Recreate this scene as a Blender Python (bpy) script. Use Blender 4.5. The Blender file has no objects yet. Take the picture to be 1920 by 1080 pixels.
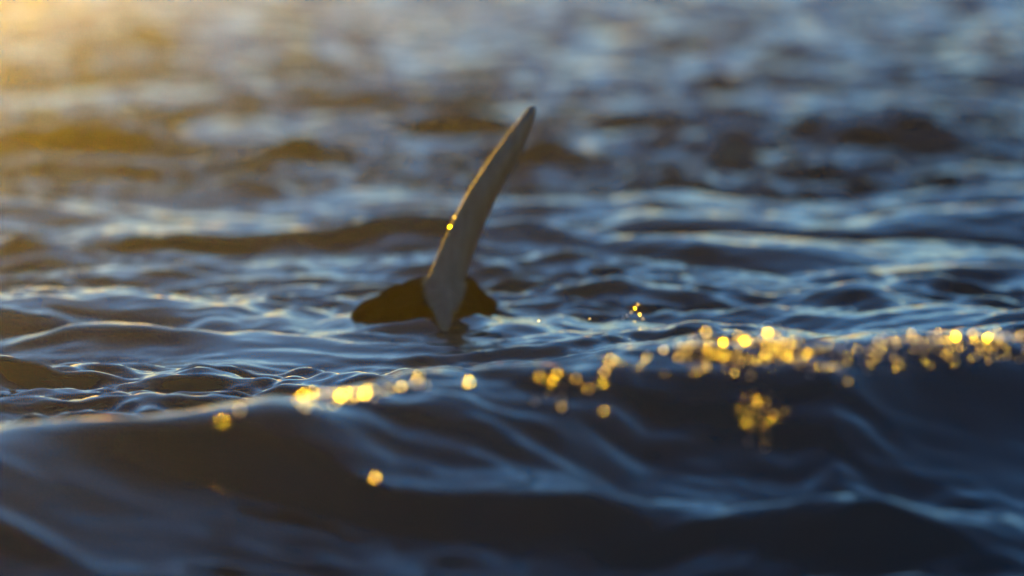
import bpy, bmesh, math, random
import numpy as np
from mathutils import Vector, Matrix

# ------------------------------------------------------------------ camera, sky, sun, exposure
scene = bpy.context.scene
COL = scene.collection
FPX = 8250.0            # focal length in pixels of a 1920 wide picture
H = 3.3                 # eye height above the mean sea, metres
D = 30.0                # distance to the fin
PITCH = math.atan(H / D) - math.atan(65.0 / FPX)
FOCUS = 26.6
cam_data = bpy.data.cameras.new('camera')
cam = bpy.data.objects.new('camera', cam_data)
COL.objects.link(cam)
cam.location = (0, 0, H)
cam.rotation_euler = (math.pi / 2 - PITCH, 0, 0)
cam_data.sensor_width = 36.0
cam_data.lens = 36.0 * FPX / 1920.0
cam_data.clip_start = 0.1
cam_data.clip_end = 20000
cam_data.dof.use_dof = True
cam_data.dof.focus_distance = FOCUS
cam_data.dof.aperture_fstop = (cam_data.lens / 1000.0) / 0.27
cam_data.dof.aperture_blades = 0
scene.camera = cam

SUN_AZ = math.radians(-10.9)     # left of the viewing direction
SUN_EL = math.radians(2.1)
world = bpy.data.worlds.new('World')
scene.world = world
world.use_nodes = True
wn = world.node_tree.nodes
wl = world.node_tree.links
bg = wn['Background']
sky = wn.new('ShaderNodeTexSky')
sky.sky_type = 'NISHITA'
sky.sun_disc = False
sky.sun_elevation = SUN_EL
sky.sun_rotation = SUN_AZ
sky.altitude = 0
sky.air_density = 1.42
sky.dust_density = 0.02
sky.ozone_density = 4.3
wl.new(sky.outputs[0], bg.inputs[0])
bg.inputs[1].default_value = 0.15

sun_data = bpy.data.lights.new('sun', 'SUN')
sun_data.energy = 3.0
sun_data.angle = math.radians(0.5)
sun_data.color = (1.0, 0.54, 0.0)
sun = bpy.data.objects.new('sun', sun_data)
COL.objects.link(sun)
sd = Vector((math.sin(SUN_AZ) * math.cos(SUN_EL), math.cos(SUN_AZ) * math.cos(SUN_EL), math.sin(SUN_EL)))
sun.rotation_euler = (-sd).to_track_quat('-Z', 'Y').to_euler()

vs = scene.view_settings
vs.view_transform = 'Standard'
vs.look = 'None'
vs.gamma = 1.0
vs.use_curve_mapping = False
vs.exposure = 2.6
scene.cycles.use_denoising = True
scene.cycles.use_adaptive_sampling = False
scene.cycles.sample_clamp_indirect = 4.0
scene.cycles.max_bounces = 6
scene.cycles.volume_bounces = 0

rng = np.random.default_rng(11)
random.seed(5)

def ray(px, py):
    """direction of the picture point (1920 x 1080) in the world"""
    a = PITCH + math.atan((py - 540.0) / FPX)
    return (px - 960.0) / FPX * math.cos(a) / math.cos(a - PITCH) * 1.0, a

def on_level(px, py, z=0.0):
    """where the sight line of a picture point meets the level z"""
    _, a = ray(px, py)
    y = (H - z) / math.tan(a)
    t = y / math.cos(a) * math.cos(a - PITCH)
    return (px - 960.0) / FPX * t, y

def at_depth(px, py, y):
    _, a = ray(px, py)
    t = y / math.cos(a) * math.cos(a - PITCH)
    return (px - 960.0) / FPX * t, y, H - y * math.tan(a)

# ------------------------------------------------------------------ materials
def mat(name):
    m = bpy.data.materials.new(name)
    m.use_nodes = True
    return m, m.node_tree.nodes, m.node_tree.links, m.node_tree.nodes['Principled BSDF']

def water_material():
    m, n, l, p = mat('sea_water')
    p.inputs['Base Color'].default_value = (0.002, 0.013, 0.017, 1)
    p.inputs['Roughness'].default_value = 0.05
    p.inputs['IOR'].default_value = 1.33
    tc = n.new('ShaderNodeTexCoord')
    mp = n.new('ShaderNodeMapping')
    mp.inputs['Scale'].default_value = (1.0, 1.5, 1.0)
    mp.inputs['Rotation'].default_value = (0, 0, 0.25)
    l.new(tc.outputs['Object'], mp.inputs['Vector'])
    nz = n.new('ShaderNodeTexNoise')
    nz.inputs['Scale'].default_value = 9.0
    nz.inputs['Detail'].default_value = 4.0
    nz.inputs['Roughness'].default_value = 0.55
    nz.inputs['Distortion'].default_value = 0.6
    l.new(mp.outputs[0], nz.inputs['Vector'])
    patch = n.new('ShaderNodeTexNoise')
    patch.inputs['Scale'].default_value = 0.55
    patch.inputs['Detail'].default_value = 2.0
    l.new(tc.outputs['Object'], patch.inputs['Vector'])
    mr = n.new('ShaderNodeMapRange')
    mr.inputs[1].default_value = 0.35
    mr.inputs[2].default_value = 0.7
    mr.inputs[3].default_value = 0.0
    mr.inputs[4].default_value = 0.3
    l.new(patch.outputs['Fac'], mr.inputs[0])
    b = n.new('ShaderNodeBump')
    b.inputs['Distance'].default_value = 0.03
    l.new(mr.outputs[0], b.inputs['Strength'])
    l.new(nz.outputs['Fac'], b.inputs['Height'])
    l.new(b.outputs[0], p.inputs['Normal'])
    return m

# ------------------------------------------------------------------ the sea
def ocean_tile(N, L, seed, peak, cut_lo, cut_hi, wind, spread, power):
    """random sea tile: height and the sideways pull towards the crests"""
    r = np.random.default_rng(seed)
    k1 = 2 * np.pi * np.fft.fftfreq(N, L / N)
    kx, ky = np.meshgrid(k1, k1, indexing='xy')
    k = np.hypot(kx, ky); k[0, 0] = 1e-6
    kp = 2 * np.pi / peak
    S = np.exp(-1.0 * (kp / k) ** 2) * (k / kp) ** (-power)
    S *= 1.0 / (1 + (k * cut_lo / (2 * np.pi)) ** 8)
    S *= (k > 2 * np.pi / cut_hi)
    c = (kx * math.cos(wind) + ky * math.sin(wind)) / k
    S *= (np.abs(c) ** spread + 0.05)
    S[0, 0] = 0
    amp = np.sqrt(S) * np.exp(2j * np.pi * r.random((N, N)))
    h = np.fft.ifft2(amp)
    hx = np.real(np.fft.ifft2(amp * 1j * kx))
    hy = np.real(np.fft.ifft2(amp * 1j * ky))
    dx = np.real(np.fft.ifft2(amp * -1j * kx / k))
    dy = np.real(np.fft.ifft2(amp * -1j * ky / k))
    s = math.sqrt((hx ** 2 + hy ** 2).mean())
    return np.real(h) / s, dx / s, dy / s

def sample(tile, x, y, L):
    N = tile.shape[0]
    u = (x / L * N) % N; v = (y / L * N) % N
    i = np.floor(u).astype(int); j = np.floor(v).astype(int)
    fu = u - i; fv = v - j
    i0 = i % N; i1 = (i + 1) % N; j0 = j % N; j1 = (j + 1) % N
    return (tile[j0, i0] * (1 - fu) * (1 - fv) + tile[j0, i1] * fu * (1 - fv)
            + tile[j1, i0] * (1 - fu) * fv + tile[j1, i1] * fu * fv)

def axis(lo, hi, step, far_lo, far_hi, soft_lo, soft_hi, soft):
    """fine lines between lo and hi, slowly wider out to the soft limits, then fast to the far ones"""
    core = list(np.arange(lo, hi + 1e-6, step))
    up, dn = [], []
    a, s = core[-1], step
    while a < far_hi:
        s *= soft if a < soft_hi else 1.2
        a += s; up.append(a)
    a, s = lo, step
    while a > far_lo:
        s *= soft if a > soft_lo else 1.2
        a -= s; dn.append(a)
    return np.array(dn[::-1] + core + up)

LBIG, LSM = 43.0, 9.0
big = ocean_tile(1024, LBIG, 3, 3.6, 0.80, 14.0, math.radians(82), 5.0, 3.8)
chop = ocean_tile(2048, LBIG * .8, 21, 0.9, 0.15, 2.4, math.radians(88), 7.0, 3.6)
mid = ocean_tile(1024, LSM, 8, 0.5, 0.045, 1.2, math.radians(78), 4.0, 4.0)

# crest of the near swell: picture column -> height of the crest and row it shows at
CR_X = [-400, 0, 200, 400, 560, 760, 880, 1050, 1200, 1390, 1460, 1540, 1700, 1920, 2300]
CR_R = [850, 822, 795, 768, 742, 708, 703, 690, 655, 628, 626, 640, 625, 612, 600]
CR_Z = [.40, .42, .44, .47, .50, .54, .55, .56, .60, .65, .65, .62, .62, .62, .60]
cx, cy, cz = [], [], []
for a, b, c in zip(CR_X, CR_R, CR_Z):
    p = on_level(a, b, c)
    cx.append(p[0]); cy.append(p[1]); cz.append(c)

# steep little seas that show as dark faces: picture point of the foot, half length m, height m, angle
SEAS = [
    (720, 490, .7, .28, -8), (835, 632, .5, .10, -5), (1000, 330, 1.0, .30, -10), (860, 262, .8, .22, 6),
    (1390, 300, 1.0, .24, 8), (1650, 285, 1.5, .32, -4), (1850, 235, 1.0, .30, -10), (1260, 365, .7, .20, -8),
    (1500, 392, .9, .16, 6), (1740, 450, .8, .16, 10), (330, 478, 1.2, .20, 6), (140, 300, 1.5, .30, -8),
    (580, 310, .6, .16, -6), (1890, 570, 1.3, .34, 12), (250, 110, 1.5, .32, 0), (1300, 180, 1.6, .26, 5),
    (960, 480, .8, .18, -14), (120, 650, .7, .10, 0),
]
NEAR = [(450, 985, .9, .20, -12), (1050, 1005, .7, .13, 5), (1400, 1015, 1.1, .16, -5), (1780, 1010, .8, .20, 8), (40, 1060, .6, .12, 0),
        (1750, 800, .9, .12, 12)]

cxb0, cyb0, _z = at_depth(790, 600, D)
crest_err = None
def height(x, y):
    w = np.clip((np.abs(x) - 12) / 40, 0, 1)
    dist = np.hypot(x, y)
    fade_big = (1 + 0.5 * np.clip((dist - 34) / 45, 0, 1)) / (1 + (dist / 350) ** 2)
    fade_mid = 1 / (1 + (np.maximum(np.abs(x) - 10, 0) / 4) ** 2) / (1 + (np.maximum(dist - 60, 0) / 40) ** 2)
    yc = np.interp(x, cx, cy); zc = np.interp(x, cx, cz)
    d = y - yc                                   # + behind the crest
    wf = np.interp(d, [-6, -3.2, -1.4, 0.0, 2.2, 5, 8], [.5, .30, .16, .16, .45, .8, 1])
    dx = (sample(big[1], x, y, LBIG) * 0.13) * fade_big * wf
    dy = (sample(big[2], x, y, LBIG) * 0.13) * fade_big * wf
    z = sample(big[0], x, y, LBIG) * 0.23 * fade_big * wf
    rough = np.clip(0.75 + 8 * sample(big[0], x * .35 + 31, y * .35 + 11, LBIG), 0.35, 1.4)
    z = z + sample(chop[0], x, y, LBIG * .8) * 0.36 * rough * fade_big * np.interp(d, [-6, -2.2, -1, 0, .5], [.6, .5, .36, .42, 1])
    z = z * (1 - 0.85 * np.exp(-((x - cxb0) / 1.25) ** 2 - ((y - cyb0 + 0.8) / 1.9) ** 2))
    z = z * (1 - 0.6 * np.exp(-((x + 1.9) / 1.5) ** 2 - ((y - 33.5) / 2.5) ** 2))
    bx_, by_ = on_level(1575, 545)
    z = z * (1 - 0.8 * np.exp(-((x - bx_) / 1.0) ** 2 - ((y - by_) / 2.2) ** 2))
    # near swell: steep face towards us, long back
    front = np.exp(-(np.clip(-d, 0, None) / 1.05) ** 2.0)
    back = np.exp(-(np.clip(d, 0, None) / 1.25) ** 2.0)
    rid = np.where(d < 0, front, back)
    trough = -0.20 * np.exp(-((d + 2.6) / 1.7) ** 2) - 0.12 * np.exp(-((d - 2.4) / 0.9) ** 2)
    env = np.clip(1 - (np.abs(x) - 8) / 18, 0, 1)
    z = z + (zc * rid + trough) * env
    wob = np.clip(sample(big[0], x * .9 + 7, y * .9 + 21, LBIG) * 6, -1, 1)
    for (px, py, ln, ht, ang) in SEAS + NEAR:
        x0, y0 = on_level(px, py, 0.0)
        y0 += 0.35
        ca, sa = math.cos(math.radians(ang)), math.sin(math.radians(ang))
        sel = np.abs(x - x0) < 5 * ln
        u = (x - x0) * ca + (y - y0) * sa
        v = -(x - x0) * sa + (y - y0) * ca
        v = v + 0.12 * u * u / ln
        g = np.exp(-(u / ln) ** 2)
        f = np.where(v < 0, np.exp(-(v / (1.5 * ht)) ** 2), np.exp(-(v / (3.6 * ht)) ** 2))
        z = z + (0.62 if py < 700 else 0.7) * ht * g * f * (1 + 0.7 * wob)
    rr = np.hypot((x - cxb0) * 1.0, (y - cyb0) * 1.0)
    z = z + 0.022 * np.cos(13 * rr) * np.exp(-((rr - .9) / .8) ** 2)
    pat = np.clip(0.40 + 5 * sample(big[0], x * .6 + 17, y * .6 + 5, LBIG), 0.1, 1.4) + 0.7 * np.exp(-((d - 1.2) / 1.6) ** 2)
    z = z + sample(mid[0], x, y, LSM) * 0.10 * fade_mid * pat * np.interp(d, [-4, -1.5, -.3, .3, 3, 5], [1.2, 1.0, .9, 1.2, 1.2, 1.1])
    if crest_err is not None:                    # keep the crest at its own height
        z = z - np.interp(x, crest_err[0], crest_err[1], left=0, right=0) * np.exp(-(d / 1.0) ** 2)
    return dx, dy, z

tx = np.linspace(-4.5, 4.5, 61)
te = height(tx[None, :], np.interp(tx, cx, cy)[None, :])[2][0] - np.interp(tx, cx, cz)
te = np.convolve(np.pad(te, 2, mode='edge'), np.ones(5) / 5, 'valid')
te[0] = te[-1] = 0.0
crest_err = (tx, te)
gx = axis(-5.0, 5.0, 0.028, -6000, 6000, -24, 24, 1.022)
gy = axis(17.0, 44.0, 0.040, -600, 9000, 12, 190, 1.006)
X, Y = np.meshgrid(gx, gy, indexing='xy')
dX, dY, Z = height(X, Y)
nx, ny = len(gx), len(gy)
co = np.stack([X + dX, Y + dY, Z], -1).reshape(-1, 3).astype(np.float32)
ii = (np.arange(ny - 1)[:, None] * nx + np.arange(nx - 1)[None, :]).reshape(-1)
quads = np.stack([ii, ii + 1, ii + 1 + nx, ii + nx], -1).astype(np.int32)
me = bpy.data.meshes.new('sea')
me.vertices.add(len(co)); me.vertices.foreach_set('co', co.ravel())
me.loops.add(quads.size); me.loops.foreach_set('vertex_index', quads.ravel())
me.polygons.add(len(quads))
me.polygons.foreach_set('loop_start', np.arange(0, quads.size, 4, dtype=np.int32))
me.polygons.foreach_set('use_smooth', np.ones(len(quads), dtype=bool))
me.update(); me.validate()
me.materials.append(water_material())
sea = bpy.data.objects.new('sea', me)
COL.objects.link(sea)
sea['kind'] = 'structure'
sea['label'] = 'dark blue choppy sea with a swell rising in front'

def sea_z(x, y):
    a = np.array([[float(x)]]); b = np.array([[float(y)]])
    return float(height(a, b)[2][0, 0])

# ------------------------------------------------------------------ orca: back and tall fin in one skin
def skin_material():
    m, n, l, p = mat('wet_black_skin')
    mz = n.new('ShaderNodeAttribute'); mz.attribute_name = 'fin_sheen'
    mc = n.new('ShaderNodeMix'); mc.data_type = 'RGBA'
    mc.inputs[6].default_value = (0.006, 0.006, 0.007, 1); mc.inputs[7].default_value = (0.055, 0.088, 0.095, 1)  # fin painted paler for its wet sheen; the skin itself is black
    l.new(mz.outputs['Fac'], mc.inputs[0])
    mo = n.new('ShaderNodeTexNoise'); mo.inputs['Scale'].default_value = 5.0; mo.inputs['Detail'].default_value = 6.0
    mt = n.new('ShaderNodeTexCoord'); mq = n.new('ShaderNodeMapping'); mq.inputs['Scale'].default_value = (3.0, 1.0, 0.8)
    l.new(mt.outputs['Object'], mq.inputs['Vector']); l.new(mq.outputs[0], mo.inputs['Vector'])
    mv = n.new('ShaderNodeMapRange'); mv.inputs[1].default_value = 0.3; mv.inputs[2].default_value = 0.7; mv.inputs[3].default_value = 0.8; mv.inputs[4].default_value = 1.2
    l.new(mo.outputs['Fac'], mv.inputs[0])
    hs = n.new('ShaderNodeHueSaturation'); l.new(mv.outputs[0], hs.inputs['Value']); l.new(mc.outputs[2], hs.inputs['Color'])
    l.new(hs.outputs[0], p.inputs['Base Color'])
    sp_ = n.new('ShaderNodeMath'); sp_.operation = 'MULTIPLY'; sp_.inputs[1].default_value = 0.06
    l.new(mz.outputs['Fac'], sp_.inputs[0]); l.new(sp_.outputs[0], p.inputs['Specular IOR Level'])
    p.inputs['Roughness'].default_value = 0.5
    p.inputs['IOR'].default_value = 1.13
    p.inputs['Coat Weight'].default_value = 0.0
    p.inputs['Coat Roughness'].default_value = 0.12
    p.inputs['Coat IOR'].default_value = 1.33
    tc = n.new('ShaderNodeTexCoord')
    nz = n.new('ShaderNodeTexNoise')
    nz.inputs['Scale'].default_value = 6.0
    nz.inputs['Detail'].default_value = 5.0
    l.new(tc.outputs['Object'], nz.inputs['Vector'])
    b = n.new('ShaderNodeBump')
    b.inputs['Strength'].default_value = 0.12
    b.inputs['Distance'].default_value = 0.02
    l.new(nz.outputs['Fac'], b.inputs['Height'])
    l.new(b.outputs[0], p.inputs['Normal'])
    return m

def ring_loft(bm, rings):
    prev = None
    first = None
    for r in rings:
        vs_ = [bm.verts.new(p) for p in r]
        if prev:
            for a in range(len(vs_)):
                b = (a + 1) % len(vs_)
                bm.faces.new((prev[a], prev[b], vs_[b], vs_[a]))
        else:
            first = vs_
        prev = vs_
    bm.faces.new(first[::-1]); bm.faces.new(prev)

FIN_Y = D
fx, fy, fz = at_depth(832, 600, FIN_Y)
bm = bmesh.new()
HEAD = math.radians(262)          # swimming towards us, back arched
hd = Vector((math.cos(HEAD), math.sin(HEAD), 0)); sdv = Vector((-hd.y, hd.x, 0))
ROLL = math.radians(21)
up = (Vector((0, 0, 1)) * math.cos(ROLL) - sdv * math.sin(ROLL)); sdr = sdv * math.cos(ROLL) + Vector((0, 0, 1)) * math.sin(ROLL)
# body: (distance along heading from the fin, half width, half height, height of the back)
body = [(2.3, .06, .06, -1.45), (2.1, .22, .20, -1.25), (1.7, .36, .36, -1.02), (1.2, .46, .50, -.78), (.8, .50, .60, -.56), (.55, .51, .64, -.36), (.40, .52, .66, -.12), (.30, .52, .66, .10), (.18, .52, .67, .21), (0, .52, .68, .24),
        (-.4, .52, .68, .18), (-1.0, .50, .62, -.06), (-1.7, .42, .48, -.35), (-2.5, .28, .32, -.72), (-3.2, .14, .20, -1.0), (-3.5, .06, .12, -1.15)]
cxb, cyb, _ = at_depth(778, 592, FIN_Y)
rings = []
for (s, wv, hv, zt) in body:
    c = Vector((cxb, cyb, 0)) + hd * s + up * (zt + 0.03 - hv)
    r = []
    for k in range(32):
        t = 2 * math.pi * k / 32
        ct, st = math.cos(t), math.sin(t)
        r.append(c + sdr * (0.88 * wv * math.copysign(abs(ct) ** .38, ct)) + up * (hv * math.copysign(abs(st) ** .42, st)))
    rings.append(r)
ring_loft(bm, rings)
# fin: picture rows of its left and right outline, and how far its middle stands before the fin's own plane
FIN = [(640, 826, 842, .66), (604, 820, 848, .60), (585, 810, 857, .50), (560, 799, 866, .36), (530, 795, 874, .20), (470, 820, 893, .04), (410, 849, 917, 0), (350, 880, 946, -.06), (290, 919, 977, -.14), (250, 951, 995, -.2), (225, 971, 1002, -.25), (208, 985, 1007, -.28), (199, 991, 1006, -.3)]
rw = np.array([f[0] for f in FIN[4:]], float)
fc = np.polyfit(rw / 100, [(f[1] + f[2]) / 2 for f in FIN[4:]], 4); fd = np.polyfit(rw / 100, [f[3] for f in FIN[4:]], 3)
rr_ = list(np.arange(530, 214, -15.0)) + [208, 203, 199]
FIN = FIN[:4] + [(r_, np.polyval(fc, r_ / 100) - w_, np.polyval(fc, r_ / 100) + w_, float(np.polyval(fd, r_ / 100)))
                 for r_ in rr_ for w_ in [float(np.interp(r_, [199, 203, 208, 225, 250, 290, 350, 410, 470, 530], [6, 9, 11.5, 16.5, 22.5, 28.5, 33, 35, 37, 39.5]))]]
fang = math.radians(256)
fh = Vector((math.cos(fang), math.sin(fang), 0)); fs = Vector((-fh.y, fh.x, 0))
rings = []
fin_axis = []
for i, (row, xl, xr, fwd) in enumerate(FIN):
    tt = max(0.0, min(1.0, (605 - row) / 405.0))
    c = Vector(at_depth((xl + xr) / 2, row, FIN_Y - fwd))
    wpx = (xr - xl) / 2 / FPX * 30.3 * 0.93           # half width seen from the camera
    chord = min(0.34 * (1 - tt) ** .7 + 0.03, wpx * 2.6)
    ca = abs(fh.x)
    thick = math.sqrt(max(wpx ** 2 - (chord * ca) ** 2, 0.0004)) / abs(fs.x)
    r = []
    for k in range(24):
        a = 2 * math.pi * k / 24
        u = math.cos(a)                          # across the picture
        w_ = (1 - u * u) * (1 if math.sin(a) >= 0 else -1)
        r.append(c + Vector((wpx * u, 0.5 * wpx * u, 0)) + Vector((0.2, -1, 0)) * (w_ * min(chord, 0.5 * wpx + 0.05)))
    rings.append(r)
    fin_axis.append((c.z, c.x, c.y, wpx))
ring_loft(bm, rings)
bmesh.ops.recalc_face_normals(bm, faces=bm.faces)
tmp = bpy.data.meshes.new('orca_cage')
bm.to_mesh(tmp); bm.free()
tob = bpy.data.objects.new('orca_cage', tmp)
COL.objects.link(tob)
md = tob.modifiers.new('r', 'REMESH'); md.mode = 'VOXEL'; md.voxel_size = 0.013; md.use_smooth_shade = True
sm = tob.modifiers.new('s', 'SMOOTH'); sm.iterations = 3; sm.factor = 0.5
dg = bpy.context.evaluated_depsgraph_get()
om = bpy.data.meshes.new_from_object(tob.evaluated_get(dg))
bpy.data.objects.remove(tob)
om.name = 'orca'
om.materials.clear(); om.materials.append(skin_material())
for p in om.polygons: p.use_smooth = True
vc = np.empty(len(om.vertices) * 3, dtype=np.float32); om.vertices.foreach_get('co', vc); vc = vc.reshape(-1, 3)
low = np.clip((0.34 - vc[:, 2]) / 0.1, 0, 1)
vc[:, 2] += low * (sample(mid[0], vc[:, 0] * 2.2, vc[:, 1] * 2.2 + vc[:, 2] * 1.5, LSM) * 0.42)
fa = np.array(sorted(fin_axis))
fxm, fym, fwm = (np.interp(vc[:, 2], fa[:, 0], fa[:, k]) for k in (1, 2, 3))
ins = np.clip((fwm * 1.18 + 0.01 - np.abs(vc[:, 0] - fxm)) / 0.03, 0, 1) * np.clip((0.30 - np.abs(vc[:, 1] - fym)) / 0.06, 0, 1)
att = om.attributes.new('fin_sheen', 'FLOAT', 'POINT'); att.data.foreach_set('value', ins.astype(np.float32))
om.vertices.foreach_set('co', vc.ravel()); om.update()
orca = bpy.data.objects.new('orca', om)
COL.objects.link(orca)
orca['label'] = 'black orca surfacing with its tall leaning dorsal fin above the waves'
orca['category'] = 'orca'

# ------------------------------------------------------------------ sun glints on the waves, added as drops
def glint_material():
    m, n, l, p = mat('glint_water')
    out = n['Material Output']
    tr = n.new('ShaderNodeBsdfRefraction'); tr.inputs[0].default_value = (0.95, 0.95, 0.95, 1); tr.inputs['Roughness'].default_value = 0.42; tr.inputs['IOR'].default_value = 1.33
    gl = n.new('ShaderNodeBsdfGlossy'); gl.inputs[0].default_value = (0.9, 0.9, 0.9, 1); gl.inputs['Roughness'].default_value = 0.35
    mx = n.new('ShaderNodeMixShader'); mx.inputs[0].default_value = 0.06
    l.new(tr.outputs[0], mx.inputs[1]); l.new(gl.outputs[0], mx.inputs[2]); l.new(mx.outputs[0], out.inputs['Surface'])
    return m
GLINT_MAT = glint_material()

def cup(bm, c, r, seg=8):
    """a drop's thin shell, open towards the sun"""
    ax = Vector((sd.x, sd.y, 0.15)).normalized()
    ax = (ax + Vector((random.uniform(-.18, .18), random.uniform(-.18, .18), random.uniform(-.18, .18)))).normalized()
    u = ax.orthogonal().normalized(); v = ax.cross(u)
    tip = bm.verts.new(c - ax * r * .55)
    rg = []
    for q, (rr, back) in enumerate(((.62, .40), (1.0, 0.0))):
        rg.append([bm.verts.new(c - ax * r * back + (u * math.cos(t) + v * math.sin(t)) * r * rr * random.uniform(.85, 1.15))
                   for t in [2 * math.pi * k / seg for k in range(seg)]])
    for k in range(seg):
        j = (k + 1) % seg
        bm.faces.new((tip, rg[0][k], rg[0][j]))
        bm.faces.new((rg[0][k], rg[1][k], rg[1][j], rg[0][j]))

def crest_row(px):
    return float(np.interp(px, CR_X, CR_R))
GLINTS = [  # picture column, row, size (cm)
    (568, 742, 1.2), (586, 738, 1.2), (609, 737, 1.3), (640, 745, 1.6), (648, 736, 1.6), (634, 752, 1.3), (668, 740, 1.3), (684, 741, 1.7), (450, 770, 1.6),
    (726, 732, 1.8), (753, 726, 2.0), (783, 718, 2.2), (798, 724, 1.6), (786, 706, 1.3), (880, 717, 1.2), (1044, 702, 1.4), (1038, 714, 1.5), (1080, 711, 1.7), (1134, 698, 2.2), (1104, 729, 1.6),
    (1053, 750, 1.4), (1054, 763, 1.7), (1132, 771, 1.0), (1197, 689, .9), (1214, 668, 1.1), (1245, 657, 2.6), (1271, 671, 1.9), (1300, 640, 1.2), (1311, 649, 1.9), (1359, 643, 2.2),
    (1385, 630, 2.2), (1393, 634, 2.8), (1383, 642, 2.4), (1400, 640, 2.0), (1443, 626, 3.2), (1459, 620, 2.4), (1455, 630, 1.5), (1439, 614, .9), (1438, 664, 1.3), (1435, 676, 1.2), (1480, 670, 1.3),
    (1516, 663, 1.6), (1568, 689, 1.5), (1590, 715, 1.5), (1629, 658, 1.9), (1640, 650, 1.4), (1648, 640, 1.6), (1710, 624, 2.0), (1712, 634, 1.4), (1760, 638, 1.5), (1795, 633, 2.6), (1798, 629, 1.8), (1825, 626, 2.6),
    (1855, 634, 2.2), (1875, 637, 2.2), (1888, 630, 2.0), (1915, 630, 1.4), (1408, 705, 1.0), (1475, 772, 1.2), (1325, 622, 1.0), (704, 897, 1.1), (410, 915, .6), (662, 897, .4), (415, 790, .9),
]
def place_glint(bm, px, py, size, lift):
    """on the face of the near swell, or in the air a little before it"""
    yc = float(np.interp(on_level(px, py, .4)[0], cx, cy))
    y = yc - lift
    c = Vector(at_depth(px, py, y))
    zc_ = float(np.interp(c.x, cx, cz))
    for _ in range(60):            # clear of the water and out of the crest's shadow
        if sea_z(c.x, c.y) < c.z - 0.01 and c.z > zc_ + 0.03 - (yc - y) * math.tan(SUN_EL): break
        y -= 0.12
        c = Vector(at_depth(px, py, y))
    cup(bm, c, size * 0.01 * (1 + 0.3 * max(0, px - 1300) / 600))
bm = bmesh.new()
for (px, py, s) in GLINTS:
    place_glint(bm, px, py, s * 0.40 * random.choice((.7, .9, 1.0, 1.1, 1.4)), random.uniform(2.4, 3.4))
def cloud(n, x0, x1, spread_up, spread_dn, smin, smax):
    for _ in range(n):
        px = random.uniform(x0, x1)
        py = crest_row(px) + 8 + random.triangular(-spread_up, spread_dn, 4)
        place_glint(bm, px, py, random.uniform(smin, smax), random.uniform(2.0, 3.2))
cloud(210, 1270, 1520, 10, 65, .08, .42)
cloud(210, 1500, 1925, 8, 65, .08, .42)
cloud(60, 1560, 1925, 6, 20, .12, .5)
cloud(18, 1000, 1290, 8, 60, .2, .5)
cloud(20, 545, 720, 6, 22, .2, .55)
for _ in range(45):
    place_glint(bm, random.gauss(1420, 26), random.gauss(778, 22), random.uniform(.12, .40), random.uniform(1.7, 2.3))
for (px, py, y, s) in ((519, 46, 66, .55), (503, 52, 66, .45), (1310, 103, 58, .8), (838, 240, 46, .32), (728, 258, 45, .3), (1192, 578, 29.2, .7), (1184, 586, 29.2, .8), (1200, 590, 29.2, .7),
                       (1176, 592, 29.2, .5), (1206, 598, 29.2, .4), (1168, 596, 29.2, .4), (1106, 598, 28.2, .5), (1010, 602, 28.4, .4), (1190, 602, 29.2, .3), (1196, 571, 29.2, .4)):
    cup(bm, Vector(at_depth(px, py, y)), s * 0.01)
sm_ = bpy.data.meshes.new('sea_glints'); bm.to_mesh(sm_); bm.free()
sm_.materials.append(GLINT_MAT)
sun_glints = bpy.data.objects.new('sea_glints', sm_)
COL.objects.link(sun_glints)
sun_glints['kind'] = 'stuff'
sun_glints['label'] = 'drops added for golden sun glints along the crest of the near swell'
sun_glints['category'] = 'sun_glints'

for (px, py, s) in ((850, 408, .8), (841, 426, .9), (837, 440, .4)):
    bm = bmesh.new()
    cup(bm, Vector((0, 0, 0)), s * 0.01)
    dm = bpy.data.meshes.new('water_drop'); bm.to_mesh(dm); bm.free()
    dm.materials.append(GLINT_MAT)
    drop = bpy.data.objects.new('water_drop', dm)
    drop.location = at_depth(px + 3, py, FIN_Y - 0.10)
    drop.parent = orca
    COL.objects.link(drop)

# ------------------------------------------------------------------ scattering volume added for the golden lens flare
hz = bpy.data.meshes.new('flare_veil')
bm = bmesh.new()
bmesh.ops.create_cube(bm, size=1.0)
for v in bm.verts:
    v.co = Vector((v.co.x * 160, v.co.y * 170 + 65, -1.5 + (v.co.z + .5) * 8.0))
bm.to_mesh(hz); bm.free()
hm = bpy.data.materials.new('flare_veil'); hm.use_nodes = True
nn = hm.node_tree.nodes; nn.remove(nn['Principled BSDF'])
pv = nn.new('ShaderNodeVolumePrincipled')
pv.inputs['Color'].default_value = (0.95, 0.95, 0.95, 1)
pv.inputs['Density'].default_value = 0.000175
pv.inputs['Anisotropy'].default_value = 0.97
hm.node_tree.links.new(pv.outputs[0], nn['Material Output'].inputs['Volume'])
hz.materials.append(hm)
flare_veil = bpy.data.objects.new('flare_veil', hz)
COL.objects.link(flare_veil)
flare_veil['kind'] = 'stuff'
flare_veil['label'] = 'added veil standing in for the golden lens flare'
flare_veil['category'] = 'flare_veil'
